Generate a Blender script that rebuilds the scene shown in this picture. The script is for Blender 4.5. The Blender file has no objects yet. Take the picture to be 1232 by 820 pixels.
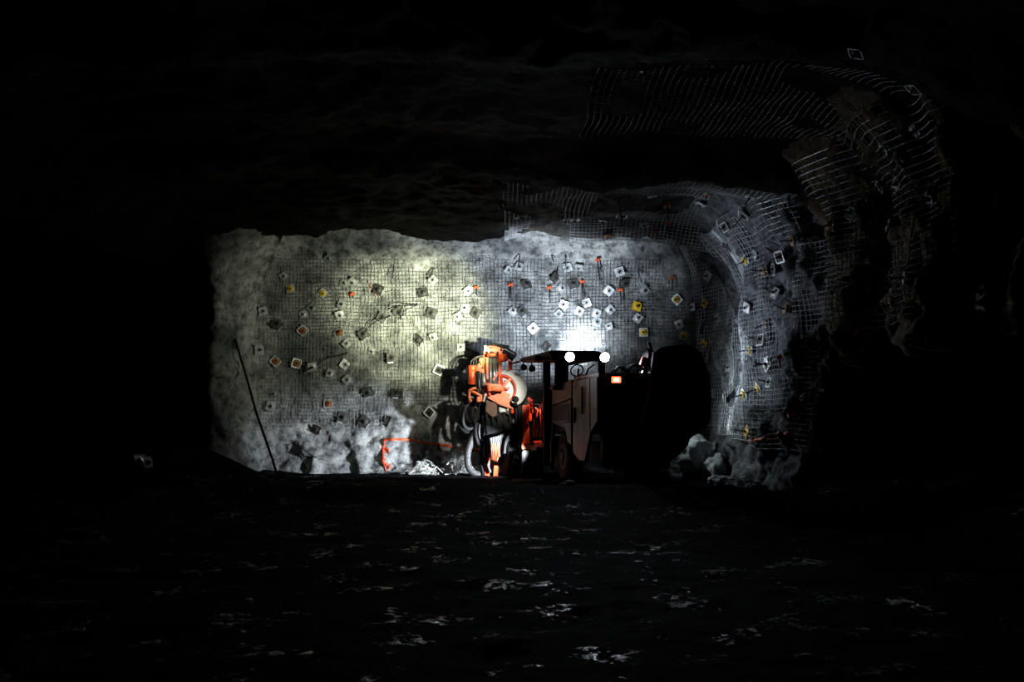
import bpy, bmesh, math, random
from mathutils import Vector, Matrix, Quaternion, noise
from mathutils.bvhtree import BVHTree

random.seed(7)
C = bpy.context.scene.collection
PI = math.pi

# ------------------------------------------------------------------ camera
F = 1232 * 35 / 36.0
TH = math.atan(85 / F)
CAMH = 1.7

def ray(px, py):
    x = (px - 616) / F
    y = (410 - py) / F
    return Vector((x, math.cos(TH) - y * math.sin(TH), math.sin(TH) + y * math.cos(TH)))

def at(px, py, Y):
    """photo pixel -> world point at distance Y down the drift"""
    d = ray(px, py)
    return Vector((0, 0, CAMH)) + d * (Y / d.y)

cam = bpy.data.cameras.new('camera')
cam.lens = 35
cam.sensor_width = 36
cam.clip_end = 200
camo = bpy.data.objects.new('camera', cam)
camo.location = (0, 0, CAMH)
camo.rotation_euler = (PI / 2 + TH, 0, 0)
C.objects.link(camo)
bpy.context.scene.camera = camo

vs = bpy.context.scene.view_settings
vs.view_transform = 'Standard'
vs.look = 'None'
vs.gamma = 1
vs.exposure = 0
vs.use_curve_mapping = False

world = bpy.data.worlds.new('mine_dark')
bpy.context.scene.world = world
world.use_nodes = True
bg = world.node_tree.nodes['Background']
bg.inputs[0].default_value = (0.4, 0.5, 1.0, 1)
bg.inputs[1].default_value = 0.0007

# ------------------------------------------------------------------ materials
def mat(name, col, rough=0.6, metal=0.0, var=0.25, scale=8.0, bump=0.0, bscale=30.0, col2=None, spec=0.5):
    m = bpy.data.materials.new(name)
    m.use_nodes = True
    nt = m.node_tree
    b = nt.nodes['Principled BSDF']
    b.inputs['Roughness'].default_value = rough
    b.inputs['Metallic'].default_value = metal
    b.inputs['Specular IOR Level'].default_value = spec
    tc = nt.nodes.new('ShaderNodeTexCoord')
    n = nt.nodes.new('ShaderNodeTexNoise')
    n.inputs['Scale'].default_value = scale
    n.inputs['Detail'].default_value = 5
    nt.links.new(tc.outputs['Object'], n.inputs['Vector'])
    r = nt.nodes.new('ShaderNodeValToRGB')
    c2 = col2 or tuple(c * (1 - var) for c in col)
    r.color_ramp.elements[0].position = 0.35
    r.color_ramp.elements[1].position = 0.62
    r.color_ramp.elements[0].color = (*c2, 1)
    r.color_ramp.elements[1].color = (*col, 1)
    nt.links.new(n.outputs['Fac'], r.inputs['Fac'])
    nt.links.new(r.outputs['Color'], b.inputs['Base Color'])
    if bump:
        n2 = nt.nodes.new('ShaderNodeTexNoise')
        n2.inputs['Scale'].default_value = bscale
        n2.inputs['Detail'].default_value = 6
        nt.links.new(tc.outputs['Object'], n2.inputs['Vector'])
        bp = nt.nodes.new('ShaderNodeBump')
        bp.inputs['Strength'].default_value = bump
        bp.inputs['Distance'].default_value = 0.05
        nt.links.new(n2.outputs['Fac'], bp.inputs['Height'])
        nt.links.new(bp.outputs['Normal'], b.inputs['Normal'])
    return m

def emit(name, col, strength):
    m = bpy.data.materials.new(name)
    m.use_nodes = True
    b = m.node_tree.nodes['Principled BSDF']
    b.inputs['Base Color'].default_value = (*[min(1, c) for c in col], 1)
    b.inputs['Emission Color'].default_value = (*col, 1)
    b.inputs['Emission Strength'].default_value = strength
    return m

def rock_material(name, light, mid, dark, pits=True, spec=0.3, other=None):
    """other = (colour factor, y from, y to, x from, x to): a stretch tinted by position; on the roof it paints in the lamp-lit zone"""
    m = bpy.data.materials.new(name)
    m.use_nodes = True
    nt = m.node_tree
    b = nt.nodes['Principled BSDF']
    b.inputs['Roughness'].default_value = 0.75
    b.inputs['Specular IOR Level'].default_value = spec
    tc = nt.nodes.new('ShaderNodeTexCoord')
    def nz(scale, detail, rough=0.6):
        n = nt.nodes.new('ShaderNodeTexNoise')
        n.inputs['Scale'].default_value = scale
        n.inputs['Detail'].default_value = detail
        n.inputs['Roughness'].default_value = rough
        nt.links.new(tc.outputs['Object'], n.inputs['Vector'])
        return n
    n1 = nz(0.75, 6, 0.62)
    n2 = nz(5.0, 6, 0.7)
    r1 = nt.nodes.new('ShaderNodeValToRGB')
    e = r1.color_ramp.elements
    e[0].position = 0.34; e[0].color = (*dark, 1)
    e[1].position = 0.58; e[1].color = (*light, 1)
    x = e.new(0.46); x.color = (*mid, 1)
    nt.links.new(n1.outputs['Fac'], r1.inputs['Fac'])
    r2 = nt.nodes.new('ShaderNodeValToRGB')
    e = r2.color_ramp.elements
    e[0].position = 0.36; e[0].color = (0.10, 0.10, 0.10, 1)
    e[1].position = 0.55; e[1].color = (1, 1, 1, 1)
    nt.links.new(n2.outputs['Fac'], r2.inputs['Fac'])
    mx = nt.nodes.new('ShaderNodeMixRGB')
    mx.blend_type = 'MULTIPLY'
    mx.inputs['Fac'].default_value = 0.85 if pits else 0.45
    nt.links.new(r1.outputs['Color'], mx.inputs['Color1'])
    nt.links.new(r2.outputs['Color'], mx.inputs['Color2'])
    col = mx.outputs['Color']
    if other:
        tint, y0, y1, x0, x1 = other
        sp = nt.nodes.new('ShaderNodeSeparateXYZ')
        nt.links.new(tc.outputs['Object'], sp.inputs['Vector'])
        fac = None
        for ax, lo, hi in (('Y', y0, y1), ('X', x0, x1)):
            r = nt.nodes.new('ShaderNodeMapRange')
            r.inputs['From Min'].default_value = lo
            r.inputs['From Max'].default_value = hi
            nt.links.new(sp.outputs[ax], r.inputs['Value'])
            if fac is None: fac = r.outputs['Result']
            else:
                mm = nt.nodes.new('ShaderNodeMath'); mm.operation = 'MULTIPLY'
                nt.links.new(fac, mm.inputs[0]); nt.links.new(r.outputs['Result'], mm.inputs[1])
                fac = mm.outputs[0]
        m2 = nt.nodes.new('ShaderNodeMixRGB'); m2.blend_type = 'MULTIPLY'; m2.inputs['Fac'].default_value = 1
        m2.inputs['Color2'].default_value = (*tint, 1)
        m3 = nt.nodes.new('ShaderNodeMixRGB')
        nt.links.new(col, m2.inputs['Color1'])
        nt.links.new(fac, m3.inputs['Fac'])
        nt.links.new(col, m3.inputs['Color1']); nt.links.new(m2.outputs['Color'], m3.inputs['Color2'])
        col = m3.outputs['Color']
    nt.links.new(col, b.inputs['Base Color'])
    n3 = nz(14.0, 8, 0.7)
    bp = nt.nodes.new('ShaderNodeBump')
    bp.inputs['Strength'].default_value = 0.7
    bp.inputs['Distance'].default_value = 0.12
    nt.links.new(n3.outputs['Fac'], bp.inputs['Height'])
    nt.links.new(bp.outputs['Normal'], b.inputs['Normal'])
    return m

def floor_material():
    m = bpy.data.materials.new('wet_mud')
    m.use_nodes = True
    nt = m.node_tree
    b = nt.nodes['Principled BSDF']
    b.inputs['Base Color'].default_value = (0.004, 0.0043, 0.005, 1)
    tc = nt.nodes.new('ShaderNodeTexCoord')
    n = nt.nodes.new('ShaderNodeTexNoise')
    n.inputs['Scale'].default_value = 11.0
    n.inputs['Detail'].default_value = 6
    n.inputs['Roughness'].default_value = 0.6
    nt.links.new(tc.outputs['Object'], n.inputs['Vector'])
    nb = nt.nodes.new('ShaderNodeTexNoise')
    nb.inputs['Scale'].default_value = 1.6
    nb.inputs['Detail'].default_value = 3
    nt.links.new(tc.outputs['Object'], nb.inputs['Vector'])
    wet = nt.nodes.new('ShaderNodeMath')
    wet.operation = 'MULTIPLY'
    nt.links.new(n.outputs['Fac'], wet.inputs[0])
    nt.links.new(nb.outputs['Fac'], wet.inputs[1])
    for sock, lo, hi in (('Roughness', .9, .24), ('Specular IOR Level', .02, .40)):
        r = nt.nodes.new('ShaderNodeMapRange')
        r.inputs['From Min'].default_value = 0.335
        r.inputs['From Max'].default_value = 0.37
        r.inputs['To Min'].default_value = lo
        r.inputs['To Max'].default_value = hi
        nt.links.new(wet.outputs[0], r.inputs['Value'])
        nt.links.new(r.outputs['Result'], b.inputs[sock])
    n2 = nt.nodes.new('ShaderNodeTexNoise')
    n2.inputs['Scale'].default_value = 15.0
    n2.inputs['Detail'].default_value = 8
    n2.inputs['Roughness'].default_value = 0.65
    nt.links.new(tc.outputs['Object'], n2.inputs['Vector'])
    bp = nt.nodes.new('ShaderNodeBump')
    bp.inputs['Strength'].default_value = 1.0
    bp.inputs['Distance'].default_value = 0.10
    nt.links.new(n2.outputs['Fac'], bp.inputs['Height'])
    nt.links.new(bp.outputs['Normal'], b.inputs['Normal'])
    return m

M = dict(
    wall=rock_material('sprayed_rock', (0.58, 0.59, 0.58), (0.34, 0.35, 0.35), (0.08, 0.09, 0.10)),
    side=rock_material('blue_grey_rock', (0.22, 0.23, 0.25), (0.13, 0.14, 0.15), (0.05, 0.05, 0.055), spec=.12, other=((1.25, .95, .55), 20.2, 19.2, 3, 4)),  # tinted browner along the near stretch
    roof=rock_material('roof_rock', (0.016, 0.013, 0.0105), (0.010, 0.0085, 0.0075), (0.004, 0.0038, 0.0035), spec=.05, other=((10.0, 11.6, 13.0), 19.4, 20.4, -.4, .8)),  # lamp-lit zone of the roof is painted lighter into the rock colour
    boulder=rock_material('boulder_rock', (0.40, 0.42, 0.42), (0.30, 0.32, 0.32), (0.18, 0.2, 0.2), pits=False),
    floor=floor_material(),
    wire=mat('galvanised_wire', (0.50, 0.52, 0.54), 0.45, 0.35, 0.5, 2.0),
    wall_wire=mat('shaded_wire', (0.30, 0.31, 0.31), 0.6, 0.1, 0.6, 1.5),  # darker wire copy; shadow lines and dimness are put into its colour
    scrap=mat('scrap_wire', (0.62, 0.62, 0.58), 0.5, 0.2, 0.3, 3.0),
    p_white=mat('galvanised_plate', (0.72, 0.74, 0.75), 0.4, 0.25, 0.25, 14.0, 0.1),
    p_grey=mat('dull_plate', (0.40, 0.42, 0.42), 0.55, 0.2, 0.4, 10.0, 0.1),
    p_dark=mat('blackened_plate', (0.055, 0.055, 0.05), 0.6, 0.1, 0.5, 12.0, 0.2),
    p_silver=mat('shiny_plate', (0.85, 0.87, 0.9), 0.3, 0.5, 0.2, 14.0),
    p_mirror=mat('wet_plate', (0.85, 0.87, 0.9), 0.18, 0.9, 0.2, 14.0),
    p_yellow=mat('yellow_washer', (0.85, 0.55, 0.02), 0.45, 0.0, 0.25, 12.0),
    p_rust=mat('rust_washer', (0.42, 0.12, 0.03), 0.7, 0.0, 0.45, 12.0, 0.2),
    p_tan=mat('tan_washer', (0.50, 0.30, 0.17), 0.7, 0.0, 0.45, 12.0, 0.2),
    bolt=mat('black_bolt', (0.02, 0.02, 0.02), 0.6, 0.2),
    flag=mat('orange_cap', (0.95, 0.13, 0.03), 0.5, 0.0, 0.15),
    paint=mat('spray_paint', (0.90, 0.11, 0.03), 0.6, 0.0, 0.45, 9.0),
    fadedpaint=mat('faded_red_paint', (0.55, 0.18, 0.13), 0.7, 0.0, 0.4, 9.0),
    orange=mat('rig_orange', (0.78, 0.075, 0.014), 0.42, 0.0, 0.4, 6.0),
    peach=mat('highlight_orange', (0.85, 0.20, 0.07), 0.45, 0.0, 0.35, 7.0),  # paler orange; the boom's lit highlights are put into this colour
    steel=mat('bare_steel', (0.45, 0.45, 0.43), 0.35, 0.7, 0.4, 12.0),
    silver=mat('foil_cover', (0.20, 0.21, 0.21), 0.35, 0.5, 0.5, 6.0),
    pale=mat('pale_guard', (0.88, 0.88, 0.84), 0.5, 0.0, 0.15, 4.0),
    brown=mat('brown_panel', (0.10, 0.05, 0.03), 0.7, 0.0, 0.4, 6.0),
    black=mat('black_steel', (0.008, 0.008, 0.008), 0.75, 0.0, 0.4, 5.0, spec=.2),
    rubber=mat('black_rubber', (0.012, 0.012, 0.012), 0.85, 0.0, 0.4, 6.0, 0.3, spec=.2),
    duct=mat('grey_duct', (0.04, 0.04, 0.04), 0.6, 0.0, 0.4, 8.0),
    hose=mat('grey_hose', (0.035, 0.035, 0.035), 0.55, 0.0, 0.3, 10.0),
    flank=mat('dirty_white_panel', (0.105, 0.1, 0.1), 0.55, 0.0, 0.55, 2.5, 0.05, 20),
    hood=mat('grey_panel', (0.07, 0.07, 0.075), 0.5, 0.0, 0.4, 3.0),
    redinside=mat('red_reflection', (0.25, 0.02, 0.03), 0.7),
    rope=mat('cable_black', (0.015, 0.015, 0.015), 0.7),
    lens=emit('lamp_lens', (0.86, 0.91, 1.0), 60.0),
    warmlens=emit('warm_lamp_lens', (1.0, 1.0, 0.8), 4.0),
    softlens=emit('white_lamp_lens', (0.86, 0.93, 1.0), 4.0),
    redlens=emit('tail_lens', (1.0, 0.05, 0.02), 9.0),
    redcore=emit('tail_core', (1.0, 0.42, 0.34), 9.0),
)

# ------------------------------------------------------------------ mesh builder
class MB:
    def __init__(self):
        self.v = []; self.f = []; self.s = []
    def add(self, vs, fs, smooth=False):
        o = len(self.v)
        self.v += [Vector(p) for p in vs]
        for f in fs:
            self.f.append([i + o for i in f]); self.s.append(smooth)
        return self
    def box(self, c, size, rot=None, bev=0.0):
        bm = bmesh.new()
        bmesh.ops.create_cube(bm, size=1)
        for v in bm.verts:
            v.co = Vector((v.co.x * size[0], v.co.y * size[1], v.co.z * size[2]))
        if bev:
            bmesh.ops.bevel(bm, geom=bm.edges[:], offset=bev, segments=2, affect='EDGES')
        R = rot.to_matrix() if isinstance(rot, Quaternion) else (rot or Matrix.Identity(3))
        bm.verts.index_update()
        self.add([R @ v.co + Vector(c) for v in bm.verts], [[v.index for v in f.verts] for f in bm.faces])
        bm.free()
        return self
    def bar(self, a, b, w, h, bev=0.006):
        a = Vector(a); b = Vector(b); d = b - a
        q = d.to_track_quat('Y', 'Z')
        return self.box((a + b) / 2, (w, d.length, h), q, bev)
    def tube(self, pts, r, n=8, caps=True):
        pts = [Vector(p) for p in pts]
        rs = r if isinstance(r, (list, tuple)) else [r] * len(pts)
        vs = []; fs = []
        up = None
        for i, p in enumerate(pts):
            t = (pts[min(i + 1, len(pts) - 1)] - pts[max(i - 1, 0)])
            if t.length < 1e-9: t = Vector((0, 0, 1))
            t.normalize()
            if up is None:
                up = Vector((0, 0, 1)) if abs(t.z) < 0.9 else Vector((1, 0, 0))
            s = t.cross(up)
            if s.length < 1e-4: s = t.orthogonal()
            s.normalize(); up = s.cross(t).normalized()
            for k in range(n):
                a = 2 * PI * k / n
                vs.append(p + (s * math.cos(a) + up * math.sin(a)) * rs[i])
        for i in range(len(pts) - 1):
            for k in range(n):
                k2 = (k + 1) % n
                fs.append([i * n + k, i * n + k2, (i + 1) * n + k2, (i + 1) * n + k])
        if caps:
            fs.append(list(range(n - 1, -1, -1)))
            fs.append([(len(pts) - 1) * n + k for k in range(n)])
        return self.add(vs, fs, n > 4)
    def cyl(self, a, b, r, n=20, bev=0.0):
        a = Vector(a); b = Vector(b)
        if bev:
            d = (b - a).normalized() * bev
            return self.tube([a, a + d * .01, a + d, b - d, b - d * .01, b], [r - bev, r - bev, r, r, r - bev, r - bev], n)
        return self.tube([a, b], r, n)
    def ring(self, c, axis, R, r, n=28, m=8, squash=1.0):
        axis = Vector(axis).normalized()
        u = axis.orthogonal().normalized(); w = axis.cross(u)
        vs = []; fs = []
        for i in range(n):
            a = 2 * PI * i / n
            d = u * math.cos(a) + w * math.sin(a)
            for k in range(m):
                bb = 2 * PI * k / m
                vs.append(Vector(c) + d * (R + r * math.cos(bb)) + axis * r * squash * math.sin(bb))
        for i in range(n):
            for k in range(m):
                fs.append([i * m + k, ((i + 1) % n) * m + k, ((i + 1) % n) * m + (k + 1) % m, i * m + (k + 1) % m])
        return self.add(vs, fs, True)
    def lathe(self, c, axis, prof, n=32):
        """prof: list of (radius, height along axis)"""
        axis = Vector(axis).normalized()
        u = axis.orthogonal().normalized(); w = axis.cross(u)
        vs = []; fs = []
        for (r, h) in prof:
            for i in range(n):
                a = 2 * PI * i / n
                vs.append(Vector(c) + axis * h + (u * math.cos(a) + w * math.sin(a)) * r)
        for j in range(len(prof) - 1):
            for i in range(n):
                fs.append([j * n + i, j * n + (i + 1) % n, (j + 1) * n + (i + 1) % n, (j + 1) * n + i])
        fs.append(list(range(n - 1, -1, -1)))
        fs.append([(len(prof) - 1) * n + i for i in range(n)])
        return self.add(vs, fs, True)
    def prism(self, poly, ext, bev=0.0):
        """closed outline (3D points, planar) pushed along ext"""
        bm = bmesh.new()
        ext = Vector(ext)
        a = [bm.verts.new(p) for p in poly]
        b = [bm.verts.new(Vector(p) + ext) for p in poly]
        n = len(poly)
        bm.faces.new(a); bm.faces.new(b[::-1])
        for i in range(n):
            bm.faces.new([a[i], b[i], b[(i + 1) % n], a[(i + 1) % n]][::-1])
        bmesh.ops.recalc_face_normals(bm, faces=bm.faces[:])
        if bev:
            bmesh.ops.bevel(bm, geom=bm.edges[:], offset=bev, segments=2, affect='EDGES')
        bm.verts.index_update()
        self.add([v.co for v in bm.verts], [[v.index for v in f.verts] for f in bm.faces])
        bm.free()
        return self
    def build(self, name, material, parent=None, world_space=False):
        me = bpy.data.meshes.new(name)
        vs = self.v
        if world_space and parent is not None:
            inv = root_matrix(parent).inverted()
            vs = [inv @ v for v in vs]
        me.from_pydata([tuple(v) for v in vs], [], self.f)
        me.polygons.foreach_set('use_smooth', self.s)
        bm = bmesh.new(); bm.from_mesh(me)
        bmesh.ops.recalc_face_normals(bm, faces=bm.faces[:])
        bm.to_mesh(me); bm.free()
        me.materials.append(material)
        o = bpy.data.objects.new(name, me)
        C.objects.link(o)
        if parent is not None: o.parent = parent
        return o

def root_matrix(o):
    m = o.matrix_basis.copy()
    while o.parent is not None:
        o = o.parent
        m = o.matrix_basis @ m
    return m

def tag(o, label=None, cat=None, group=None, kind=None):
    if label: o['label'] = label
    if cat: o['category'] = cat
    if group: o['group'] = group
    if kind: o['kind'] = kind
    return o

def empty(name, loc, rz=0.0):
    o = bpy.data.objects.new(name, None)
    o.empty_display_size = 0.1
    o.location = loc
    o.rotation_euler = (0, 0, rz)
    C.objects.link(o)
    return o

# ------------------------------------------------------------------ the drift
def nz(p, s, seed=0.0):
    return noise.noise(Vector((p[0] / s + seed, p[1] / s + seed * 1.7, p[2] / s - seed)))

def smooth_path(pts, it=3):
    pts = [Vector(p) for p in pts]
    for _ in range(it):
        q = [pts[0]]
        for a, b in zip(pts[:-1], pts[1:]):
            q += [a * .75 + b * .25, a * .25 + b * .75]
        q.append(pts[-1]); pts = q
    return pts

class Path:
    def __init__(self, pts):
        self.p = smooth_path([(x, y, 0) for x, y in pts])
        self.s = [0]
        for a, b in zip(self.p[:-1], self.p[1:]): self.s.append(self.s[-1] + (b - a).length)
        self.L = self.s[-1]
    def at(self, s):
        s = max(0, min(self.L - 1e-6, s))
        lo, hi = 0, len(self.s) - 1
        while hi - lo > 1:
            m = (lo + hi) // 2
            if self.s[m] <= s: lo = m
            else: hi = m
        t = (s - self.s[lo]) / max(1e-9, self.s[hi] - self.s[lo])
        return self.p[lo].lerp(self.p[hi], t)
    def nrm(self, s):
        d = self.at(s + .35) - self.at(s - .35)
        d.normalize()
        return Vector((d.y, -d.x, 0))      # into the drift when walking left wall -> back -> right wall

PATH = Path([(-16, 29.6), (-9.3, 29.0), (-8.5, 27.2), (-7.95, 25.6), (-7.45, 25.9), (-7.3, 27.5), (-6.3, 28.05), (-2, 28.1), (2, 28.0),
             (4.6, 28.0), (5.45, 27.3), (5.65, 25), (5.75, 21), (6.75, 19.4), (5.65, 17.6), (6.75, 16.4), (5.7, 15.1), (7.0, 13.0), (7.0, 5), (7.0, -3)])

def ridge(y, c, w): return math.exp(-((y - c) / w) ** 2)

def wall_off(q, z, fine=True):
    """how far the rock stands into the drift at path point q, height z"""
    p = (q.x, q.y, z)
    back = q.y > 27.2
    amp = 0.8 if back else 1.0
    o = .26 * nz(p, 2.3, 3.1) * amp + .13 * nz(p, 0.95, 7.7) * amp
    if not back and q.x > 4:
        o += .16 * nz((q.x, q.y, z * .35), 0.8, 1.3) + .16 * (.5 - abs(nz((q.x, q.y, z * .5), 0.55, 6.3)))
    o += .30 * max(0, z - 4.7) ** 2
    if q.x > 4 and q.y < 20.2:         # cross-cut opening under a ragged brow on the right
        br = 2.75 + .35 * nz(p, .7, 12.5) + .18 * nz(p, .25, 3.5)
        a = max(0, min(1, (br - z) / .35)); c = max(0, min(1, (19.9 - q.y) / .8))
        o -= 3.2 * a * c
    if z < 1.0: o += .25 * (1.0 - z) ** 1.5
    if fine:
        bare = 1.0
        if back: bare = 1.0 + 1.4 * max(0, min(1, (1.9 - z)))
        if not back:
            bare = 2.2
            if q.x > 3:
                d = noise.voronoi(Vector(p) / .62)[0]
                o += .30 * (.55 - d[0]) + .10 * (.4 - noise.voronoi(Vector((p[0], p[1], p[2] * .7)) / .27)[0][0])
        o += bare * (.055 * nz(p, 0.36, 2.2) + .03 * nz(p, 0.16, 5.5))
        c = noise.cell(Vector((q.x * 2.1 + z * .7, q.y * 2.1, z * 2.3)))
        o += .03 * (c - .5) * bare
    return o

def wall_pt(s, z, out=0.0, fine=True):
    q = PATH.at(s)
    return q + PATH.nrm(s) * (wall_off(q, z, fine) + out) + Vector((0, 0, z))

def ceil_z(x, y, fine=True):
    p = (x, y, 0)
    z = 6.62 + .22 * nz(p, 2.6, 9.1) + .12 * nz(p, 1.0, 4.4)
    r = max(0, min(1, (x - 0.0) / 2.0)); r = r * r * (3 - 2 * r)
    z -= r * .42 * ridge(y, 25.9, .55)
    z -= (.25 + .35 * r) * ridge(y, 18.9, .9)
    z -= .35 * ridge(y, 12.6, .8)
    z -= .16 * max(0, -x - 6.2) ** 2 * (1 if x > -9 else 0) + (.16 * 2.8 ** 2 if x <= -9 else 0)
    z -= .10 * max(0, x - 3.8) ** 2
    z -= (1 - r) * .12
    if fine: z += .10 * abs(nz(p, 0.6, 1.9)) + .07 * nz(p, 0.4, 2.9) + .04 * nz(p, 0.17, 6.2)
    return z

def floor_z(x, y, fine=True):
    p = (x, y, 0)
    z = .05 * nz(p, 2.4, 5.2) + .05 * nz(p, .8, 8.2)
    z += .30 * ridge(y, 19.3, 1.0) * (1 if x < 4 else max(0, 1 - (x - 4) * .3))
    lb = max(0, min(1, (-x - 5.0) / 2.2))
    z += .75 * lb * lb * (3 - 2 * lb) * ridge(y, 22.5, 2.0)
    z += .25 * max(0, abs(x) - 5.2) ** 1.2 * (1 if x > 0 else .25)
    if y > 20.5: z *= max(.3, 1 - (y - 20.5) * .5) if x > -4 else 1
    if fine: z += .035 * nz(p, .33, 1.1) + .022 * abs(nz(p, .15, 3.7)) + .012 * nz(p, .07, 4.7)
    return z

def grid(name, fn, us, vs, material, label=None):
    verts = []; faces = []
    nu, nv = len(us), len(vs)
    for u in us:
        for v in vs: verts.append(fn(u, v))
    for i in range(nu - 1):
        for j in range(nv - 1):
            faces.append([i * nv + j, (i + 1) * nv + j, (i + 1) * nv + j + 1, i * nv + j + 1])
    me = bpy.data.meshes.new(name)
    me.from_pydata([tuple(v) for v in verts], [], faces)
    me.polygons.foreach_set('use_smooth', [True] * len(faces))
    me.materials.append(material)
    o = bpy.data.objects.new(name, me)
    C.objects.link(o)
    tag(o, kind='structure', label=label)
    return o, verts, faces

def lin(a, b, step):
    n = max(1, int(round((b - a) / step)))
    return [a + (b - a) * i / n for i in range(n + 1)]

# split the path where it turns
def s_at(test):
    for i, p in enumerate(PATH.p):
        if test(p): return PATH.s[i]
S1 = s_at(lambda p: p.x > -7.4 and p.y > 27)
S2 = s_at(lambda p: p.x > 4.9)
S3 = s_at(lambda p: p.x > 4 and p.y < 13.8)
surf_v = []; surf_f = []
def collect(res):
    o, v, f = res
    k = len(surf_v)
    surf_v.extend(v); surf_f.extend([[i + k for i in q] for q in f])
    return o
ZS = lin(-.4, 7.2, .065)
collect(grid('wall_left', lambda s, z: wall_pt(s, z), lin(0, S1, .09), ZS, M['wall'], 'dark rock wall at the left with a pale rounded corner'))
collect(grid('wall_back', lambda s, z: wall_pt(s, z), lin(S1, S2, .055), ZS, M['wall'], 'floodlit grey rock wall at the end of the drift'))
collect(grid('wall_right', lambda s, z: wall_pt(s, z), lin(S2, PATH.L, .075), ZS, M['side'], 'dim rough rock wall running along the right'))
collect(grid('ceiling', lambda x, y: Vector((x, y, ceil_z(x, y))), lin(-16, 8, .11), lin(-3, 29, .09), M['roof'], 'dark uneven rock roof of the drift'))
grid('floor', lambda x, y: Vector((x, y, floor_z(x, y))), lin(-16, 8, .085), lin(-3, 29, .085), M['floor'], 'wet black muddy floor with scattered glints')
BVH = BVHTree.FromPolygons(surf_v, surf_f)

def hit(px, py):
    h = BVH.ray_cast(Vector((0, 0, CAMH)), ray(px, py).normalized())
    return h[0], h[1], h[2]

def smooth_normal(p, n):
    """mean direction of the rock around p, facing the drift"""
    acc = Vector((0, 0, 0))
    for (q, nn, i, d) in BVH.find_nearest_range(p, .3):
        acc += nn if nn.dot(n) > 0 else -nn
    if acc.length < 1e-6: acc = n.copy()
    acc.normalize()
    if acc.dot(Vector((0, 0, CAMH)) - p) < 0: acc = -acc
    return acc

# ------------------------------------------------------------------ welded wire mesh on the rock
def wires(name, fn, us, vs, du, dv, r, keep, label, wm='wire'):
    mb = MB()
    def run(pts):
        seg = []
        for q in pts:
            if q is None:
                if len(seg) > 2: mb.tube(seg, r, 4, False)
                seg = []
            else: seg.append(q)
        if len(seg) > 2: mb.tube(seg, r, 4, False)
    for u in us: run([fn(u, v) if keep(u, v) else None for v in lin(vs[0], vs[-1], dv)])
    for v in vs: run([fn(u, v) if keep(u, v) else None for u in lin(us[0], us[-1], du)])
    o = mb.build(name, M[wm])
    return tag(o, label, 'wire mesh', 'welded wire mesh sheets')

def mesh_wall(s, z):
    q = PATH.at(s)
    w = .035 * noise.noise(Vector((s * .9, z * .9, 3.3)))
    return wall_pt(s + w, z + .05 * noise.noise(Vector((s * .7, z * .7, 8.3))), .055, False)

def keep_back(s, z):
    x = PATH.at(s).x
    low = 1.35 + .25 * noise.noise(Vector((s * .9, 1.5, 0))) + (.5 if -3.4 < x < -1.2 else 0) - (.5 if x > .5 else 0)
    hole = noise.noise(Vector((s * .45, z * .5, 21.0)))
    return z > low and z < 5.95 + .3 * noise.noise(Vector((s, 0, 5))) and hole > -.38
wires('wire_mesh', mesh_wall, lin(S1 + .5, S2 + .2, .1), lin(.6, 6.1, .1), .1, .1, .0075, keep_back,
      'grey welded wire mesh sheet covering the floodlit back wall', 'wall_wire')
def keep_right(s, z):
    y = PATH.at(s).y
    hole = noise.noise(Vector((s * .6, z * .5, 41.0)))
    if y < 20.0 and z < 3.05: return False
    return z > .9 + .35 * noise.noise(Vector((s * .8, 4.5, 0))) and hole > -.30
wires('wire_mesh', mesh_wall, lin(S2 + .3, S3, .105), lin(.6, 6.2, .105), .105, .105, .0075, keep_right,
      'grey welded wire mesh sheet hanging along the right wall')
def mesh_roof(x, y):
    w = .05 * noise.noise(Vector((x * .8, y * .8, 2.3)))
    return Vector((x + w, y - w, ceil_z(x, y, False) - .06))
def keep_roof(x, y):
    return noise.noise(Vector((x * .6, y * .45, 61.0))) > -.26 and x > -.2 + .5 * noise.noise(Vector((y * .8, 2, 2)))
wires('wire_mesh', mesh_roof, lin(-.4, 5.6, .105), lin(19.6, 27.2, .105), .105, .105, .0075, keep_roof,
      'grey welded wire mesh sheet under the roof on the right')

wires('wire_mesh', mesh_roof, lin(1.2, 5.4, .105), lin(13.2, 17.2, .105), .105, .105, .006,
      lambda x, y: noise.noise(Vector((x * .9, y * .8, 11.0))) > -.22, 'faint wire mesh sheet under the near roof, apart from the lit one', 'wall_wire')
# ------------------------------------------------------------------ rock bolts with plates
# kind: w white, g dull grey, d blackened, e bright rim round a dark middle, y yellow washer, Y all yellow, o rusty middle, t tan middle
PL = []
def P(kind, *pts):
    for p in pts: PL.append((kind,) + p)
P('g', (341,330),(376,370),(315,374),(396,309),(415,339),(424,338),(412,366),(417,414),(310,422),(418,457),(329,473),(325,488))
P('d', (333,390),(369,442),(381,516),(413,502),(456,348),(482,376),(460,382),(520,377),(504,409),(510,352),(438,402),(472,430),(443,471),(439,507),(478,474),(465,506))
P('y', (349,346),(388,352))
P('w', (365,378),(410,379),(377,441),(414,439),(398,449))
P('o', (364,398),(409,401),(330,435),(357,437),(395,485))
P('g', (448,422),(522,405),(522,336),(555,417))
P('e', (528,444),(516,496))
P('w', (552,381),(560,371),(563,349),(617,375))
P('d', (573,377),(628,375),(633,341),(667,333),(690,340),(750,340),(657,417))
P('w', (641,395),(675,346),(678,366),(697,374),(734,373),(733,393),(718,377),(706,364),(732,349))
P('g', (672,377),(719,387),(745,325),(697,320),(683,320),(611,323),(624,319),(775,349))
P('Y', (766,369),)
P('y', (774,400),(824,403),(816,360))
P('w', (767,383),(835,369),(818,390))
P('Y', (850,365),(850,414))
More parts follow.
